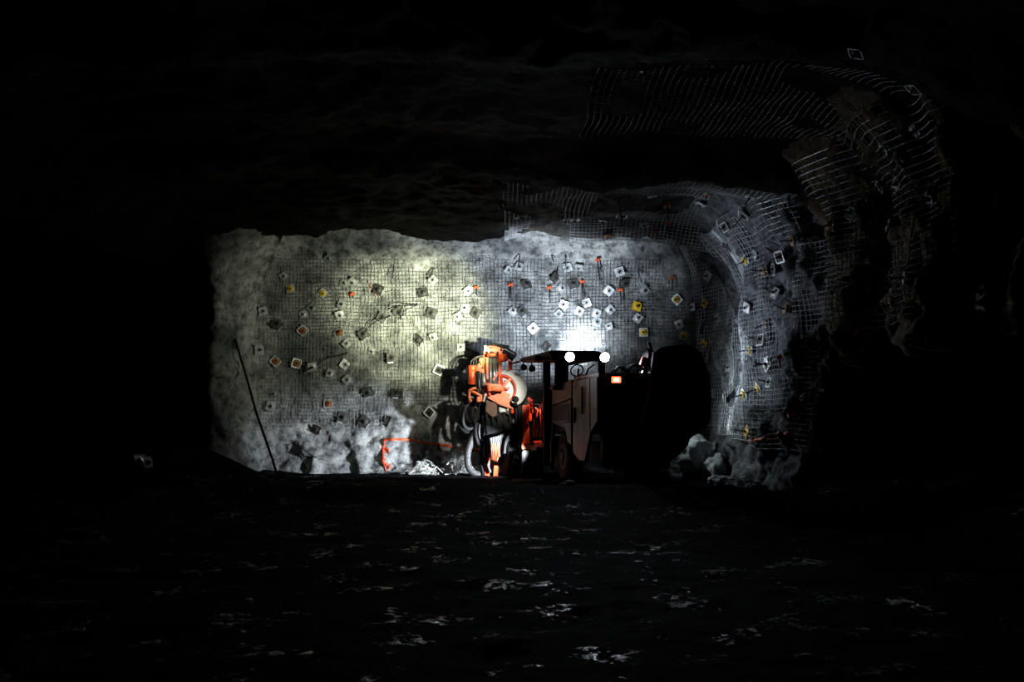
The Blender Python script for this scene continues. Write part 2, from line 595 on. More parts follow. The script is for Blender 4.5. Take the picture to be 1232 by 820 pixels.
P('g', (867,383),(860,408),(854,331),(855,430),(859,473),(875,478),(880,443),(861,536))
P('Y', (853,451),(855,488),(902,519))
P('y', (900,312),(906,421),(916,467),(899,474))
P('w', (911,305),(902,369),(927,437),(936,353))
P('e', (943,309),(936,323),(919,409),(971,422),(930,460),(926,517),(928,438))
P('t', (923,326),(924,389),(959,288),(959,367),(950,374),(970,409),(970,480),(943,523))
P('w', (680,260),(691,260),(725,262),(784,232),(845,242))
P('e', (627,256),(748,255),(792,250),(898,256),(875,271))
P('g', (630,270),(904,233),(950,230),(776,267))
P('t', (730,280),(853,229),(802,243))
P('e', (1031,56),(1104,100),(1008,160),(1069,174),(1029,257),(1024,339))
P('g', (1104,153),(1085,219),(1091,189),(1075,272),(1125,241),(1180,275),(1186,354),(1187,373),(971,52),(1094,336))
P('t', (1064,221),(1002,270),(1050,243),(1079,363),(1124,231))
P('g', (775,76))

COLWORD = dict(w='white', g='dull grey', d='blackened', e='bright-rimmed dark', y='white, yellow-centred', Y='all-yellow', o='rusty-centred', t='tan-centred')
def zone(px, py):
    if px < 250: return 'low on the black left wall'
    if 600 < px < 920 and py < 295: return 'under the meshed roof, ' + ('above the canopy' if px < 770 else 'above the black reel housing')
    if px < 430:
        return ('at the top left of the back wall' if py < 360 else
                'far left on back wall, above mid-height' if py < 430 else
                'far left on back wall, below mid-height')
    if px < 545:
        return ('just under the roof left of the orange boom' if py < 360 else
                'in the greenish floodlit patch left of the boom' if py < 432 else
                'below the greenish patch, by the boom shadow')
    if px < 645: return 'on the back wall above the orange boom'
    if px < 760: return 'on the back wall high above the canopy' if py < 360 else 'on the back wall just above the canopy'
    if px < 870: return 'on the back wall above the black reel housing' if py < 425 else 'right beside the black reel housing'
    if px < 985:
        return ('at the top of the right wall corner' if py < 345 else
                'halfway up the right wall corner' if py < 430 else
                'low on the right wall corner')
    return 'on the dark outer right wall, ' + ('topmost stretch' if py < 200 else 'middle stretch' if py < 300 else 'lowest stretch')
ORD = ['first', 'second', 'third', 'fourth', 'fifth', 'sixth', 'seventh', 'eighth', 'ninth', 'tenth']
buckets = {}
for e in PL: buckets.setdefault((e[0], zone(e[1], e[2])), []).append(e)
PLABEL = {}
for (k, zn), es in buckets.items():
    es.sort(key=lambda e: (e[1], e[2]))
    for i, e in enumerate(es):
        n = len(es)
        if n == 1: s = f'{COLWORD[k]} bolt plate {zn}'
        elif n == 2: s = f'{"left" if i == 0 else "right"} of two {COLWORD[k]} bolt plates {zn}'
        elif i == 0: s = f'leftmost {COLWORD[k]} bolt plate {zn}'
        elif i == n - 1: s = f'rightmost {COLWORD[k]} bolt plate {zn}'
        else: s = f'{ORD[i]}-from-left {COLWORD[k]} bolt plate {zn}'
        PLABEL[e] = s

def plate_mesh(w, dome, rim, mb=None):
    """square plate in the XY plane, dished up towards +Z"""
    mb = mb or MB()
    n = 8; t = .012
    vs = []; fs = []
    for side in (0, 1):
        for i in range(n + 1):
            for j in range(n + 1):
                x = (i / n - .5) * w; y = (j / n - .5) * w
                # clip the corners slightly
                if i in (0, n) and j in (0, n): x *= .95; y *= .95
                r = math.hypot(x, y) / (w * .5)
                z = dome * max(0, math.cos(min(1, r / .62) * PI / 2)) + (t if side else 0)
                edge = max(abs(x), abs(y)) / (w * .5)
                if rim and edge > .8: z += rim
                vs.append((x, y, z))
    N = (n + 1) ** 2
    for i in range(n):
        for j in range(n):
            a = i * (n + 1) + j
            fs.append([a, a + 1, a + n + 2, a + n + 1])
            fs.append([N + a, N + a + n + 1, N + a + n + 2, N + a + 1])
    ring = [(i, 0) for i in range(n)] + [(n, j) for j in range(n)] + [(n - i, n) for i in range(n)] + [(0, n - j) for j in range(n)]
    ids = [i * (n + 1) + j for i, j in ring]
    for a, b in zip(ids, ids[1:] + ids[:1]): fs.append([a, N + a, N + b, b])
    mb.add(vs, fs)
    return mb

def rim_mesh(w):
    mb = MB()
    h = w / 2
    for a, b in (((-h, -h), (h, -h)), ((h, -h), (h, h)), ((h, h), (-h, h)), ((-h, h), (-h, -h))):
        mb.bar((a[0], a[1], .014), (b[0], b[1], .014), w * .13, .03, .004)
    return mb

PMESH = {}
def cached(key, maker, material):
    if key not in PMESH:
        o = maker().build(key, material)
        PMESH[key] = o.data
        bpy.data.objects.remove(o)
    return PMESH[key]
def part(name, key, maker, material, parent):
    o = bpy.data.objects.new(name, cached(key, maker, material))
    C.objects.link(o); o.parent = parent
    return o

def rock_bolt(e):
    kind, px, py = e
    p, n, _ = hit(px, py)
    if p is None: return
    rnd = random.Random(px * 1000 + py)
    nn = smooth_normal(p, n)
    jit = .30 if kind != 'd' else .45
    nn = (nn + Vector((rnd.uniform(-jit, jit), rnd.uniform(-jit, jit), rnd.uniform(-jit, jit)))).normalized()
    q = nn.to_track_quat('Z', 'Y')
    q = q @ Quaternion((0, 0, 1), rnd.choice([0.1, .35, .78, .78, -.3, 1.2]) + rnd.uniform(-.15, .15))
    sc = rnd.uniform(.9, 1.12) * (1.22 if kind in 'd' else 1.0)
    if px > 990 or px < 250: sc *= .85
    o = empty('rock_bolt', p + smooth_normal(p, n) * .085)
    o.rotation_mode = 'QUATERNION'; o.rotation_quaternion = q
    o.scale = (sc, sc, sc)
    tag(o, PLABEL[e], 'rock bolt', 'rock bolt plates on the drift walls and roof')
    m = dict(w='p_white', g='p_grey', d='p_dark', e='p_dark', y='p_white', Y='p_yellow', o='p_grey', t='p_dark')[kind]
    part('plate', 'plate_' + m, lambda: plate_mesh(.235, .035, 0), M[m], o)
    if kind == 'e':
        part('rim', 'plate_rim', lambda: rim_mesh(.225), M['p_silver'], o)
    if kind == 'o':
        part('rim', 'plate_rim_o', lambda: rim_mesh(.225), M['p_white'], o)
    if kind in 'yot':
        wm = dict(y='p_yellow', o='p_rust', t='p_tan')[kind]
        part('washer', 'washer_' + wm, lambda: MB().lathe((0, 0, .01), (0, 0, 1), [(.092, 0), (.092, .022), (.07, .034), (.045, .042), (.03, .042)], 20), M[wm], o)
    if kind == 'd':
        part('rim', 'plate_rag', lambda: MB().bar((-.10, -.115, .016), (.02, -.115, .016), .025, .02, .004), M['p_silver'], o)
    part('nut', 'nut', lambda: MB().lathe((0, 0, .03), (0, 0, 1), [(.032, 0), (.032, .03), (.022, .042), (.012, .045)], 6), M['bolt'], o)
    longbolt = px > 845 or kind in 'yY'
    L = .30 if px > 890 else (.16 if longbolt else .08)
    part('bolt_tail', 'tail_%.2f' % L, lambda: MB().cyl((0, 0, .0), (0, 0, L), .013, 8), M['bolt'], o)
for e in PL: rock_bolt(e)

# bolt tails with an orange cap, at the top of the back wall
CAPS = [(614,342,20,'over the orange boom'), (661,345,18,'over the canopy tip'), (701,337,22,'over the canopy lamps'), (719,311,16,'highest over the canopy'),
        (746,348,14,'right of the canopy lamps'), (809,333,14,'over the black reel housing'), (802,241,18,'under the meshed roof'),
        (573,345,10,'left of the boom top'), (424,353,5,'at the top left of the wall'), (804,264,16,'lower under the meshed roof'),
        (943,428,14,'on the right wall corner'), (1034,398,13,'on the dark outer right wall'), (955,499,8,'low on the right wall'), (789,274,4,'in the roof shadow')]
for (px, py, L, where) in CAPS:
    p, n, _ = hit(px, py)
    nn = smooth_normal(p, n)
    k = p.y / F
    o = empty('capped_bolt', p + nn * .10)
    tag(o, 'orange-capped black bolt tail hanging ' + where, 'bolt', 'orange capped bolt tails')
    MB().box((0, 0, 0), (.13, .05, .085), Matrix.Rotation(random.uniform(-.6, .6), 3, 'Y'), .015).build('cap', M['flag'], o)
    MB().tube([(0, 0, 0), (.01, 0, -L * k * .5), (0.015, .01, -L * k)], .018, 8).build('rod', M['bolt'], o)
RODS = [(625,305,14,'over the orange boom'), (671,320,12,'left of the canopy lamps'), (720,322,12,'over the canopy lamps'), (664,306,7,'close to the roof over the canopy'),
        (680,306,10,'at the roof edge over the canopy'), (474,318,14,'at the roof left of the boom'), (768,325,12,'under the roof edge on the right'),
        (522,322,10,'in the middle of the roof edge'), (744,238,28,'from the meshed roof')]
for (px, py, L, where) in RODS:
    p, n, _ = hit(px, py)
    nn = smooth_normal(p, n); k = p.y / F
    o = MB().tube([p + nn * .03, p + nn * .10, p + nn * .14 + Vector((random.uniform(-.08, .08), 0, -L * k))], .016, 8).build('bolt_tail', M['bolt'])
    tag(o, 'thin black bolt tail hanging ' + where, 'bolt', 'bare bolt tails')

# ------------------------------------------------------------------ spray paint, cable, scrap wire, rocks
def paint(name, pts, w, material, label, group=None, seed=1):
    """a stripe of paint lying on the rock"""
    mb = MB(); rnd = random.Random(seed)
    for line in pts:
        L = []
        for a, b in zip(line[:-1], line[1:]):
            n = max(2, int(math.hypot(b[0] - a[0], b[1] - a[1]) / 1.6))
            L += [(a[0] + (b[0] - a[0]) * i / n, a[1] + (b[1] - a[1]) * i / n) for i in range(n)]
        L.append(line[-1])
        P3 = []
        for px, py in L:
            p, n, _ = hit(px, py)
            if p is None: continue
            P3.append((p, smooth_normal(p, n)))
        vs = []; fs = []
        for i, (p, n) in enumerate(P3):
            t = P3[min(i + 1, len(P3) - 1)][0] - P3[max(i - 1, 0)][0]
            s = n.cross(t).normalized()
            ww = w * rnd.uniform(.55, 1.15)
            for k, off in ((-1, .012), (0, .05), (1, .012)):
                vs.append(p + s * ww * .5 * k + n * off)
        for i in range(len(P3) - 1):
            for k in (0, 1): fs.append([i * 3 + k, i * 3 + k + 1, i * 3 + k + 4, i * 3 + k + 3])
        mb.add(vs, fs, True)
    return tag(mb.build(name, material), label, 'paint mark', group)
paint('paint_line', [[(462,529),(480,528),(500,530),(520,534),(540,536),(561,542),(580,541)]], .085, M['paint'], 'long orange spray-paint line on the rock left of the rig')
paint('paint_bracket', [[(463,528),(461,540),(461,553),(464,567)], [(461,540),(467,540),(468,545)], [(463,557),(468,559),(468,564)]], .085, M['paint'],
      'orange spray-paint bracket at the left end of the paint line', None, 2)
paint('paint_line', [[(902,530),(912,529),(925,527),(938,524),(950,521)]], .10, M['paint'], 'orange spray-paint line low on the right wall', None, 3)
paint('paint_line', [[(442,336),(447,346),(453,357)]], .04, M['fadedpaint'], 'faded red slanting paint stroke high left on the back wall', None, 4)
paint('paint_line', [[(866,571),(871,569)]], .12, M['paint'], 'orange paint dab at the foot of the right wall', None, 6)

pts = [at(283, 408, 26.6), at(288, 425, 26.5), at(297, 455, 26.3), at(308, 495, 26.0), at(320, 530, 25.8), at(329, 556, 25.6), at(336, 582, 25.4)]
tag(MB().tube(pts, .032, 8).build('hanging_cable', M['rope']), 'thin black cable slanting down the pale left corner of the lit wall', 'cable')

for (px, py, mm, lab) in ((168, 553, 'p_mirror', 'shiny white bolt plate lying on the black bank far left'), (178, 555, 'p_grey', 'dull narrow bolt plate beside the shiny one far left')):
    b = at(px, py, 20.6)
    b.z = floor_z(b.x, b.y) + .17
    o = empty('bolt_plate', b)
    o.rotation_mode = 'QUATERNION'
    o.rotation_quaternion = Vector((.87, -.49, .10) if mm == 'p_mirror' else (.95, -.42, .12)).to_track_quat('Z', 'Y')
    tag(o, lab, 'bolt plate')
    part('plate', 'plate_' + mm, lambda: plate_mesh(.30, .035, 0), M[mm], o)
    part('nut', 'nut', lambda: MB(), M['bolt'], o)

def strand(px0, py0, px1, py1, out, label, r=.012):
    p0, n0, _ = hit(px0, py0); p1, n1, _ = hit(px1, py1)
    P3 = []
    for i in range(9):
        t = i / 8
        P3.append(p0.lerp(p1, t) + n0 * (.06 + out * math.sin(t * PI)) + Vector((0, 0, .05 * math.sin(t * 5))))
    tag(MB().tube(P3, r, 6).build('wire_strand', M['bolt']), label, 'wire', 'loose wire strands')
strand(466, 372, 504, 364, .25, 'dark curved wire strand over the greenish patch of back wall', .016)
strand(484, 384, 505, 364, .2, 'dark wire strand crossing the blackened plate by the greenish patch', .012)
strand(438, 400, 470, 378, .2, 'dark thin wire strand left of the greenish patch', .012)
strand(380, 441, 418, 423, .2, 'dark long wire strand by the white plates on the left', .014)
strand(352, 534, 382, 548, .1, 'short black twig-like wire on the bare rock low left', .014)

def tangle(cx, cy, Y, w, h, n, label, seed):
    rnd = random.Random(seed); mb = MB()
    c = at(cx, cy, Y)
    o = empty('wire_scrap', c)
    for _ in range(n):
        a = Vector((rnd.gauss(0, w * .42), rnd.gauss(0, .15), abs(rnd.gauss(0, h * .5))))
        d = Vector((rnd.uniform(-1, 1), rnd.uniform(-.6, .6), rnd.uniform(-.5, 1))).normalized()
        e = Vector((rnd.uniform(-1, 1), rnd.uniform(-.6, .6), rnd.uniform(-1, .5))).normalized()
        L = rnd.uniform(.12, .3)
        p = [a, a + d * L * .5, a + d * L * .5 + e * L * .5, a + e * L]
        for q in p: q.z = max(-.15, min(q.z, h * (1.1 + .5 * noise.noise(Vector((q.x * 5, seed, 0)))) * max(.12, 1 - (q.x / w) ** 2)))
        mb.tube(p, .006, 4)
    ob = mb.build('wire_scrap', M['scrap'])
    ob.location = c
    bpy.data.objects.remove(o)
    tag(ob, label, 'scrap wire', None, 'stuff')
tangle(510, 572, 27.2, .62, .38, 120, 'low heap of tangled pale wire left of the hanging hoses', 3)
tangle(551, 568, 27.25, .38, .72, 120, 'taller bush of tangled pale wire against the grey hose', 4)

def rock(c, size, seed, label, group=None, material='boulder'):
    bm = bmesh.new()
    bmesh.ops.create_icosphere(bm, subdivisions=4, radius=1)
    off = seed * 3.7
    for v in bm.verts:
        d = v.co.normalized()
        r = 1 + .28 * noise.noise(d * 1.3 + Vector((off, 0, 0))) + .14 * noise.noise(d * 3 + Vector((0, off, 0)))
        r -= .12 * noise.cell(d * 1.8 + Vector((off, off, 0)))
        r += .04 * noise.noise(d * 8)
        v.co = Vector((d.x * size[0], d.y * size[1], d.z * size[2])) * r
    me = bpy.data.meshes.new('boulder'); bm.to_mesh(me); bm.free()
    me.polygons.foreach_set('use_smooth', [True] * len(me.polygons))
    me.materials.append(M[material])
    o = bpy.data.objects.new('boulder' if max(size) > .3 else 'loose_rock', me)
    o.location = c; o.rotation_euler = (0, 0, seed)
    C.objects.link(o)
    return tag(o, label, 'boulder' if max(size) > .3 else 'rock', group)
b = at(832, 560, 25.2); rock((b.x, b.y, .62), (.62, .5, .52), 1, 'large pale boulder behind the black reel housing by the right wall')
b = at(800, 570, 24.2); rock((b.x, b.y, .22), (.46, .34, .24), 2, 'low flat pale rock slab under the black reel housing')
b = at(858, 568, 24.8); rock((b.x, b.y, .28), (.30, .3, .34), 5, 'pale boulder at the right end of the pile by the reel housing')
k = 0
for (px, Y, r, lab) in [(884, 23.6, .17, 'small grey rock at the right wall foot, nearest the boulders'), (897, 22.9, .2, 'grey rock at the right wall foot beside the smallest stones'),
                        (905, 22.4, .13, 'smallest stone in the row along the right wall foot'), (918, 22.0, .22, 'biggest grey stone in the row along the right wall foot'),
                        (934, 21.3, .16, 'grey stone at the near end of the row along the right wall')]:
    b = at(px, 560, Y)
    b.x -= .45
    rock((b.x, Y, floor_z(b.x, Y) + r * .45), (r * 1.3, r, r * .8), 11 + k, lab, 'stones along the right wall foot'); k += 1
b = at(686, 577, 19.2); rock((b.x, b.y, floor_z(b.x, b.y) + .03), (.10, .09, .06), 31, 'pale pebble catching the light on the floor before the rig')
b = at(677, 578, 19.2); rock((b.x, b.y, floor_z(b.x, b.y) + .02), (.06, .06, .045), 32, 'tiny pebble left of the pale pebble before the rig')

pts = [at(-20, 677, 10.5), at(60, 684, 10.6), at(120, 690, 10.5), at(180, 694, 10.4), at(240, 697, 10.3)]
pts = [Vector((p.x, p.y, floor_z(p.x, p.y) + .035)) for p in pts]
tag(MB().tube(smooth_path(pts, 2), .025, 8).build('floor_hose', M['hose']), 'thin hose lying across the dark floor at lower left', 'hose')

# ------------------------------------------------------------------ the drill rig
HEAD = math.radians(12)
rig = empty('drill_rig', (1.82, 21.0, 0.0), HEAD)
tag(rig, 'orange and dirty-white underground drill rig with lit canopy and raised boom', 'drill rig')
RM = Matrix.Translation((1.82, 21.0, 0)) @ Matrix.Rotation(HEAD, 4, 'Z')
RI = RM.inverted()
def lw(x, y, z): return RM @ Vector((x, y, z))

# chassis: long dark frame under the body, front frame under the boom
mb = MB()
mb.box((.95, 2.1, .72), (1.3, 4.2, .5), None, .04)
mb.box((.45, 5.2, .85), (.9, 2.0, .5), None, .04)
mb.box((.85, .12, 1.1), (1.5, .25, 1.1), None, .03)
mb.build('chassis', M['black'], rig)
# body behind the flank panels
mb = MB()
mb.prism([(.06, .1, 1.22), (.06, 4.0, 1.22), (.06, 4.0, 2.12), (.06, 3.0, 2.28), (.06, 1.9, 2.42), (.06, .1, 2.44)], (2.2, 0, 0), .02)
mb.build('body', M['black'], rig)
# hood skin on top
mb = MB()
mb.prism([(0, -.02, 2.43), (0, 1.9, 2.43), (0, 1.9, 2.50), (0, -.02, 2.52)], (2.3, 0, 0), .012)
mb.build('rear_hood', M['hood'], rig)
# flank panels (seen edge-on along the left side)
def flank(name, poly, m, x0=-.03, th=.07):
    return MB().prism([(x0, y, z) for y, z in poly], (th, 0, 0), .012).build(name, m, rig)
fp = flank('front_panel', [(4.02, .25), (4.02, 2.22), (3.86, 2.24), (3.80, 1.3), (3.86, .25)], M['flank'])
flank('window_sill_panel', [(3.85, 1.86), (3.85, 2.24), (2.9, 2.38), (2.02, 2.44), (2.02, 2.02), (2.9, 1.93)], M['flank'])
gr = flank('grille_panel', [(3.85, 1.42), (3.85, 1.82), (2.05, 1.98), (2.05, 1.5), (2.6, 1.44), (3.2, 1.36)], M['hood'])
mb = MB()
for i in range(9):
    zz = 1.50 + i * .042
    mb.bar((-.05, 3.72, zz), (-.05, 2.18, zz + .03), .03, .016, .003)
mb.build('grille_slats', M['black'], gr)
flank('arch_panel', [(3.80, 1.30), (3.20, 1.36), (2.62, 1.32), (2.45, 1.0), (2.2, .95), (2.10, .95), (2.10, 1.46), (3.0, 1.42)], M['flank'], -.02)
dr = flank('engine_door', [(1.92, .78), (1.92, 2.40), (.55, 2.42), (.55, 1.2), (.95, .62), (1.5, .62)], M['flank'])
mb = MB(); mb.box((-.06, 1.72, 1.62), (.03, .12, .34), None, .008); mb.box((-.06, 1.05, 1.95), (.03, .08, .6), None, .008)
mb.build('door_handle', M['black'], dr)
flank('rear_side_panel', [(.5, 1.25), (.5, 2.42), (.0, 2.43), (.0, 1.5)], M['hood'])
# pale lower plate with a black arrow on it
lp = flank('lower_plate', [(4.06, .42), (4.06, .98), (3.80, .98), (3.80, .42)], M['flank'], -.06)
mb = MB(); mb.prism([(-.066, 3.95, .48), (-.066, 3.91, .48), (-.066, 3.91, .62), (-.066, 3.87, .62), (-.066, 3.93, .74), (-.066, 3.99, .62), (-.066, 3.95, .62)], (.008, 0, 0))
mb.build('arrow_mark', M['black'], lp)

def wheel(x, y, z, R, w, side):
    o = MB()
    prof = [(R * .55, -w / 2), (R * .86, -w / 2), (R * .97, -w * .40), (R, -w * .22), (R, w * .22), (R * .97, w * .40), (R * .86, w / 2), (R * .55, w / 2)]
    o.lathe((x, y, z), (1, 0, 0), prof, 40)
    for i in range(22):
        a = 2 * PI * i / 22
        c = Vector((x, y + math.cos(a) * R, z + math.sin(a) * R))
        for s in (-1, 1):
            o.box(c + Vector((s * w * .23, 0, 0)), (w * .4, .09, .05), Matrix.Rotation(a - PI / 2, 3, 'X') @ Matrix.Rotation(s * .4, 3, 'Z'), .008)
    t = o.build('wheel', M['rubber'], rig)
    h = MB().lathe((x + side * w * .42, y, z), (side, 0, 0), [(R * .52, -.04), (R * .52, .03), (R * .42, .035), (R * .38, -.02), (R * .2, -.02), (R * .18, .05), (R * .05, .055)], 28)
    for i in range(8):
        a = 2 * PI * i / 8
        c = Vector((x + side * (w * .42 - .02), y + math.cos(a) * R * .29, z + math.sin(a) * R * .29))
        h.cyl(c, c + Vector((side * .04, 0, 0)), .02, 6)
    h.build('hub', M['hood'], t)
wheel(.24, 3.1, .62, .60, .40, -1)
wheel(2.05, 3.1, .62, .60, .40, 1)
wheel(-.62, 6.0, .52, .56, .42, -1)
wheel(1.05, 6.0, .52, .56, .42, 1)

# canopy
mb = MB()
roof = [(-.68, 1.55, 3.0), (.38, 1.45, 3.02), (.72, 1.75, 2.93), (.72, 4.85, 2.93), (.25, 5.1, 2.94), (-.62, 5.1, 2.93), (-.72, 4.7, 2.93)]
mb.prism([(-.66, 1.55, 2.98), (.42, 1.50, 2.98), (.42, 4.9, 2.98), (-.60, 5.0, 2.98)], (0, 0, .10), .03)
mb.prism([(.42, 1.50, 3.08), (.72, 1.62, 3.00), (.72, 1.62, 2.90), (.42, 1.50, 2.98)], (0, 3.35, 0), .01)
mb.prism([(-.62, 1.52, 2.84), (.72, 1.62, 2.84), (.72, 1.70, 2.84), (-.62, 1.62, 2.84)], (0, 0, .18), .02)
mb.bar((-.62, 4.95, 2.99), (-.72, 5.5, 2.96), .05, .04)
mb.build('canopy_roof', M['black'], rig)
MB().prism([(-.58, 3.4, 2.955), (.35, 3.4, 2.955), (.35, 4.8, 2.955), (-.54, 4.8, 2.955)], (0, 0, .03)).build('roof_reflection', M['redinside'], rig)  # thin red sheet paints in the red reflection under the roof
MB().bar((-.10, 4.1, .35), (-.10, 4.1, 3.0), .17, .16, .015).build('canopy_post', M['black'], rig)
MB().bar((.60, 1.75, 2.4), (.62, 1.75, 2.95), .16, .14, .015).build('canopy_post', M['black'], rig)
MB().bar((.55, 4.7, 1.6), (.55, 4.7, 2.95), .08, .08, .01).build('canopy_post', M['black'], rig)
# operator seat with high back, and controls beside it
mb = MB()
mb.box((-.02, 2.95, 2.62), (.34, .14, .62), Matrix.Rotation(.1, 3, 'X'), .05)
mb.box((-.02, 3.2, 2.28), (.4, .5, .12), None, .04)
mb.build('seat', M['black'], rig)
mb = MB()
mb.bar((.30, 2.6, 2.4), (.30, 2.6, 2.72), .04, .04)
mb.ring((.30, 2.72, 2.68), (0, .8, .4), .15, .018)
mb.box((.42, 2.3, 2.5), (.3, .25, .14), None, .03)
mb.tube([(.35, 2.2, 2.52), (.42, 2.15, 2.7), (.55, 2.1, 2.8)], .02, 8)
mb.build('controls', M['black'], rig)

def light(name, loc, target, energy, angle, blend, col, parent, radius=.08):
    l = bpy.data.lights.new(name, 'SPOT')
    l.energy = energy; l.spot_size = math.radians(angle); l.spot_blend = blend
    l.color = col; l.shadow_soft_size = radius
    o = bpy.data.objects.new(name, l)
    C.objects.link(o)
    o.parent = parent
    a = Vector(loc); b = Vector(target)
    o.location = a
    o.rotation_euler = (b - a).to_track_quat('-Z', 'Y').to_euler()
    return o
def wl(p): return RI @ Vector(p)

def lamp(c, d, r, lensmat, bracket=None):
    """round work lamp: can housing, rim, lens facing d, bracket"""
    c = Vector(c); d = Vector(d).normalized()
    mb = MB()
    mb.lathe(c, d, [(r * .45, -r * 1.3), (r * .75, -r * 1.15), (r * .98, -r * .4), (r * 1.05, 0), (r * 1.05, r * .12), (r * .93, r * .12), (r * .90, 0)], 24)
    if bracket is not None: mb.tube([c - d * r * .6, bracket], r * .18, 8)
    o = mb.build('work_lamp', M['black'], rig)
    MB().lathe(c, d, [(r * .9, r * .01), (r * .88, r * .06), (r * .5, r * .14), (r * .05, r * .17)], 24).build('lens', lensmat, o)
    return o
BW = (0.78, 0.88, 1.0)
back = Vector((-.05, -1, -.12))
for x in (-.23, .59):
    c = Vector((x, 1.42, 2.93))
    o = lamp(c, back, .115, M['lens'], (x, 1.55, 2.98))
    light('lamp_light', c + back.normalized() * .1, c + Vector((1.2 if x > 0 else -2.0, -4, -1.0)), 140, 116, .9, BW, o, .04)
# pair of small unlit lamps hanging under the roof tip
for i, (px, py, Y) in enumerate([(629, 441.5, 25.55), (639, 443, 25.35)]):
    c = wl(at(px, py, Y))
    d = wl(at(470, 410, 28.0)) - c
    lamp(c, d, .085, M['steel'], c + Vector((0, -.02, .20)))
# warm flood lamp on the left side of the canopy, lights the boom and the left half of the wall
c = Vector((-.84, 1.95, 2.92)); t = wl(at(462, 415, 28))
o = lamp(c, t - c, .075, M['warmlens'], c + Vector((.16, 0, .06)))
light('lamp_light', c + (t - c).normalized() * .12, wl(at(440, 385, 28)), 680, 70, 1.0, (0.96, 1.0, 0.74), o, .05)
light('lamp_light', c + (t - c).normalized() * .12, wl(at(514, 383, 28)), 6200, 41, 1.0, (0.97, 1.0, 0.66), o, .05)
light('lamp_light', c + (t - c).normalized() * .12, wl(at(602, 476, 26.1)), 900, 30, .8, (1.0, .98, 0.86), o, .05)  # extra beam added to brighten the boom tray
# forward lamp on the canopy top, hot spot on the wall above the roof
c = Vector((.12, 4.35, 3.17)); t = wl(at(697, 413, 28))
o = lamp(c, t - c, .08, M['softlens'], c + Vector((0, 0, -.12)))
light('lamp_light', c + (t - c).normalized() * .12, t, 3200, 29, 1.0, BW, o, .05)
light('lamp_light', c + (t - c).normalized() * .12, wl(at(655, 345, 28)), 800, 125, .9, BW, o, .05)
# unseen lamp added on the right side of the canopy, lights the right wall corner and roof
c = Vector((.86, 2.1, 2.98)); t = wl((5.7, 22.8, 4.0))
o = lamp(c, t - c, .07, M['softlens'], c + Vector((-.16, 0, 0)))
light('lamp_light', c + (t - c).normalized() * .12, t, 290, 112, .9, (.74, .84, 1.0), o, .05)
# low lamp on the articulation, lights the foot of the wall to the left
c = wl(at(648, 541, 24.85)); t = wl(at(490, 560, 28))
o = lamp(c, t - c, .08, M['softlens'], c + Vector((.12, .3, 0)))
light('lamp_light', c + (t - c).normalized() * .12, t, 3000, 57, 1.0, (0.84, 0.91, 1.0), o, .05)

# unseen lamp added on the right flank to light the boulders and the foot of the right wall
c = Vector((2.36, 3.3, 2.0)); t = wl((5.6, 24.2, 1.7))
o = lamp(c, t - c, .08, M['softlens'], c + Vector((-.12, 0, 0)))
light('lamp_light', c + (t - c).normalized() * .12, t, 150, 140, .9, (.8, .92, .95), o, .05)
# small lamp under the canopy front, lights the swing post
c = Vector((.30, 4.55, 2.82)); t = wl(at(643, 512, 25.5))
o = lamp(c, t - c, .06, M['softlens'], c + Vector((0, 0, .14)))
light('lamp_light', c + (t - c).normalized() * .1, t, 300, 60, .8, (1, .95, .85), o, .04)

# tail lamp
mb = MB(); mb.box((.37, -.04, 2.37), (.26, .06, .18), None, .02)
tl = mb.build('tail_lamp', M['black'], rig)
MB().box((.37, -.08, 2.37), (.20, .03, .13), None, .012).build('lens', M['redlens'], tl)
MB().box((.37, -.10, 2.37), (.11, .02, .06), None, .01).build('bulb', M['redcore'], tl)

# hose hoops on the rear deck
for (x, R) in ((.62, .15), (.96, .19)):
    mb = MB()
    for dy in (0, .10, .22):
        mb.tube([(x + R * math.cos(a), .3 + dy + .05 * math.sin(a), 2.48 + R * 1.25 * math.sin(a)) for a in [PI * i / 16 for i in range(17)]], .024, 8)
    mb.bar((x, .3, 2.45), (x, .3, 2.50 + R * 1.25), .03, .03)
    mb.build('hose_hoop', M['rubber'], rig)

# tall reel housing at the rear right
poly = [(1.42, 3.09), (2.04, 3.15), (2.32, 2.97), (2.50, 2.48), (2.53, 2.0), (2.50, 1.5), (2.33, 1.28), (2.04, 1.15),
        (1.97, .95), (1.65, .68), (1.28, .6), (1.22, .34), (.55, .30), (.64, .63), (.86, 1.15), (1.00, 1.6), (1.10, 2.05), (1.20, 2.7), (1.25, 2.97)]
rh = MB().prism([(x, -.05, z) for x, z in poly], (0, .85, 0), .03).build('reel_housing', M['black'], rig)
mb = MB()
mb.tube([(x, -.06, z) for x, z in poly[-7:]], .035, 8)
mb.build('edge_rail', M['brown'], rh)
mb = MB()
mb.ring((1.85, -.07, 2.1), (0, 1, 0), .52, .03)
mb.ring((1.85, -.07, 2.1), (0, 1, 0), .2, .04)
for i in range(6):
    a = PI * i / 3
    mb.bar((1.85 + .2 * math.cos(a), -.07, 2.1 + .2 * math.sin(a)), (1.85 + .52 * math.cos(a), -.07, 2.1 + .52 * math.sin(a)), .05, .03)
mb.build('reel_spokes', M['black'], rh)
mb = MB(); mb.ring((1.98, .3, 3.20), (0, 1, 0), .05, .015); mb.bar((1.98, .3, 3.10), (1.98, .3, 3.16), .04, .04)
mb.build('lifting_eye', M['black'], rh)
MB().box((1.50, -.07, 2.93), (.16, .03, .10), Matrix.Rotation(.15, 3, 'Y'), .01).build('scuffed_plate', M['hose'], rh)
mb = MB(); mb.bar((1.10, .35, 2.45), (1.30, .35, 3.0), .10, .08, .012); mb.box((1.15, .38, 2.78), (.14, .1, .2), Matrix.Rotation(.35, 3, 'Y'), .012)
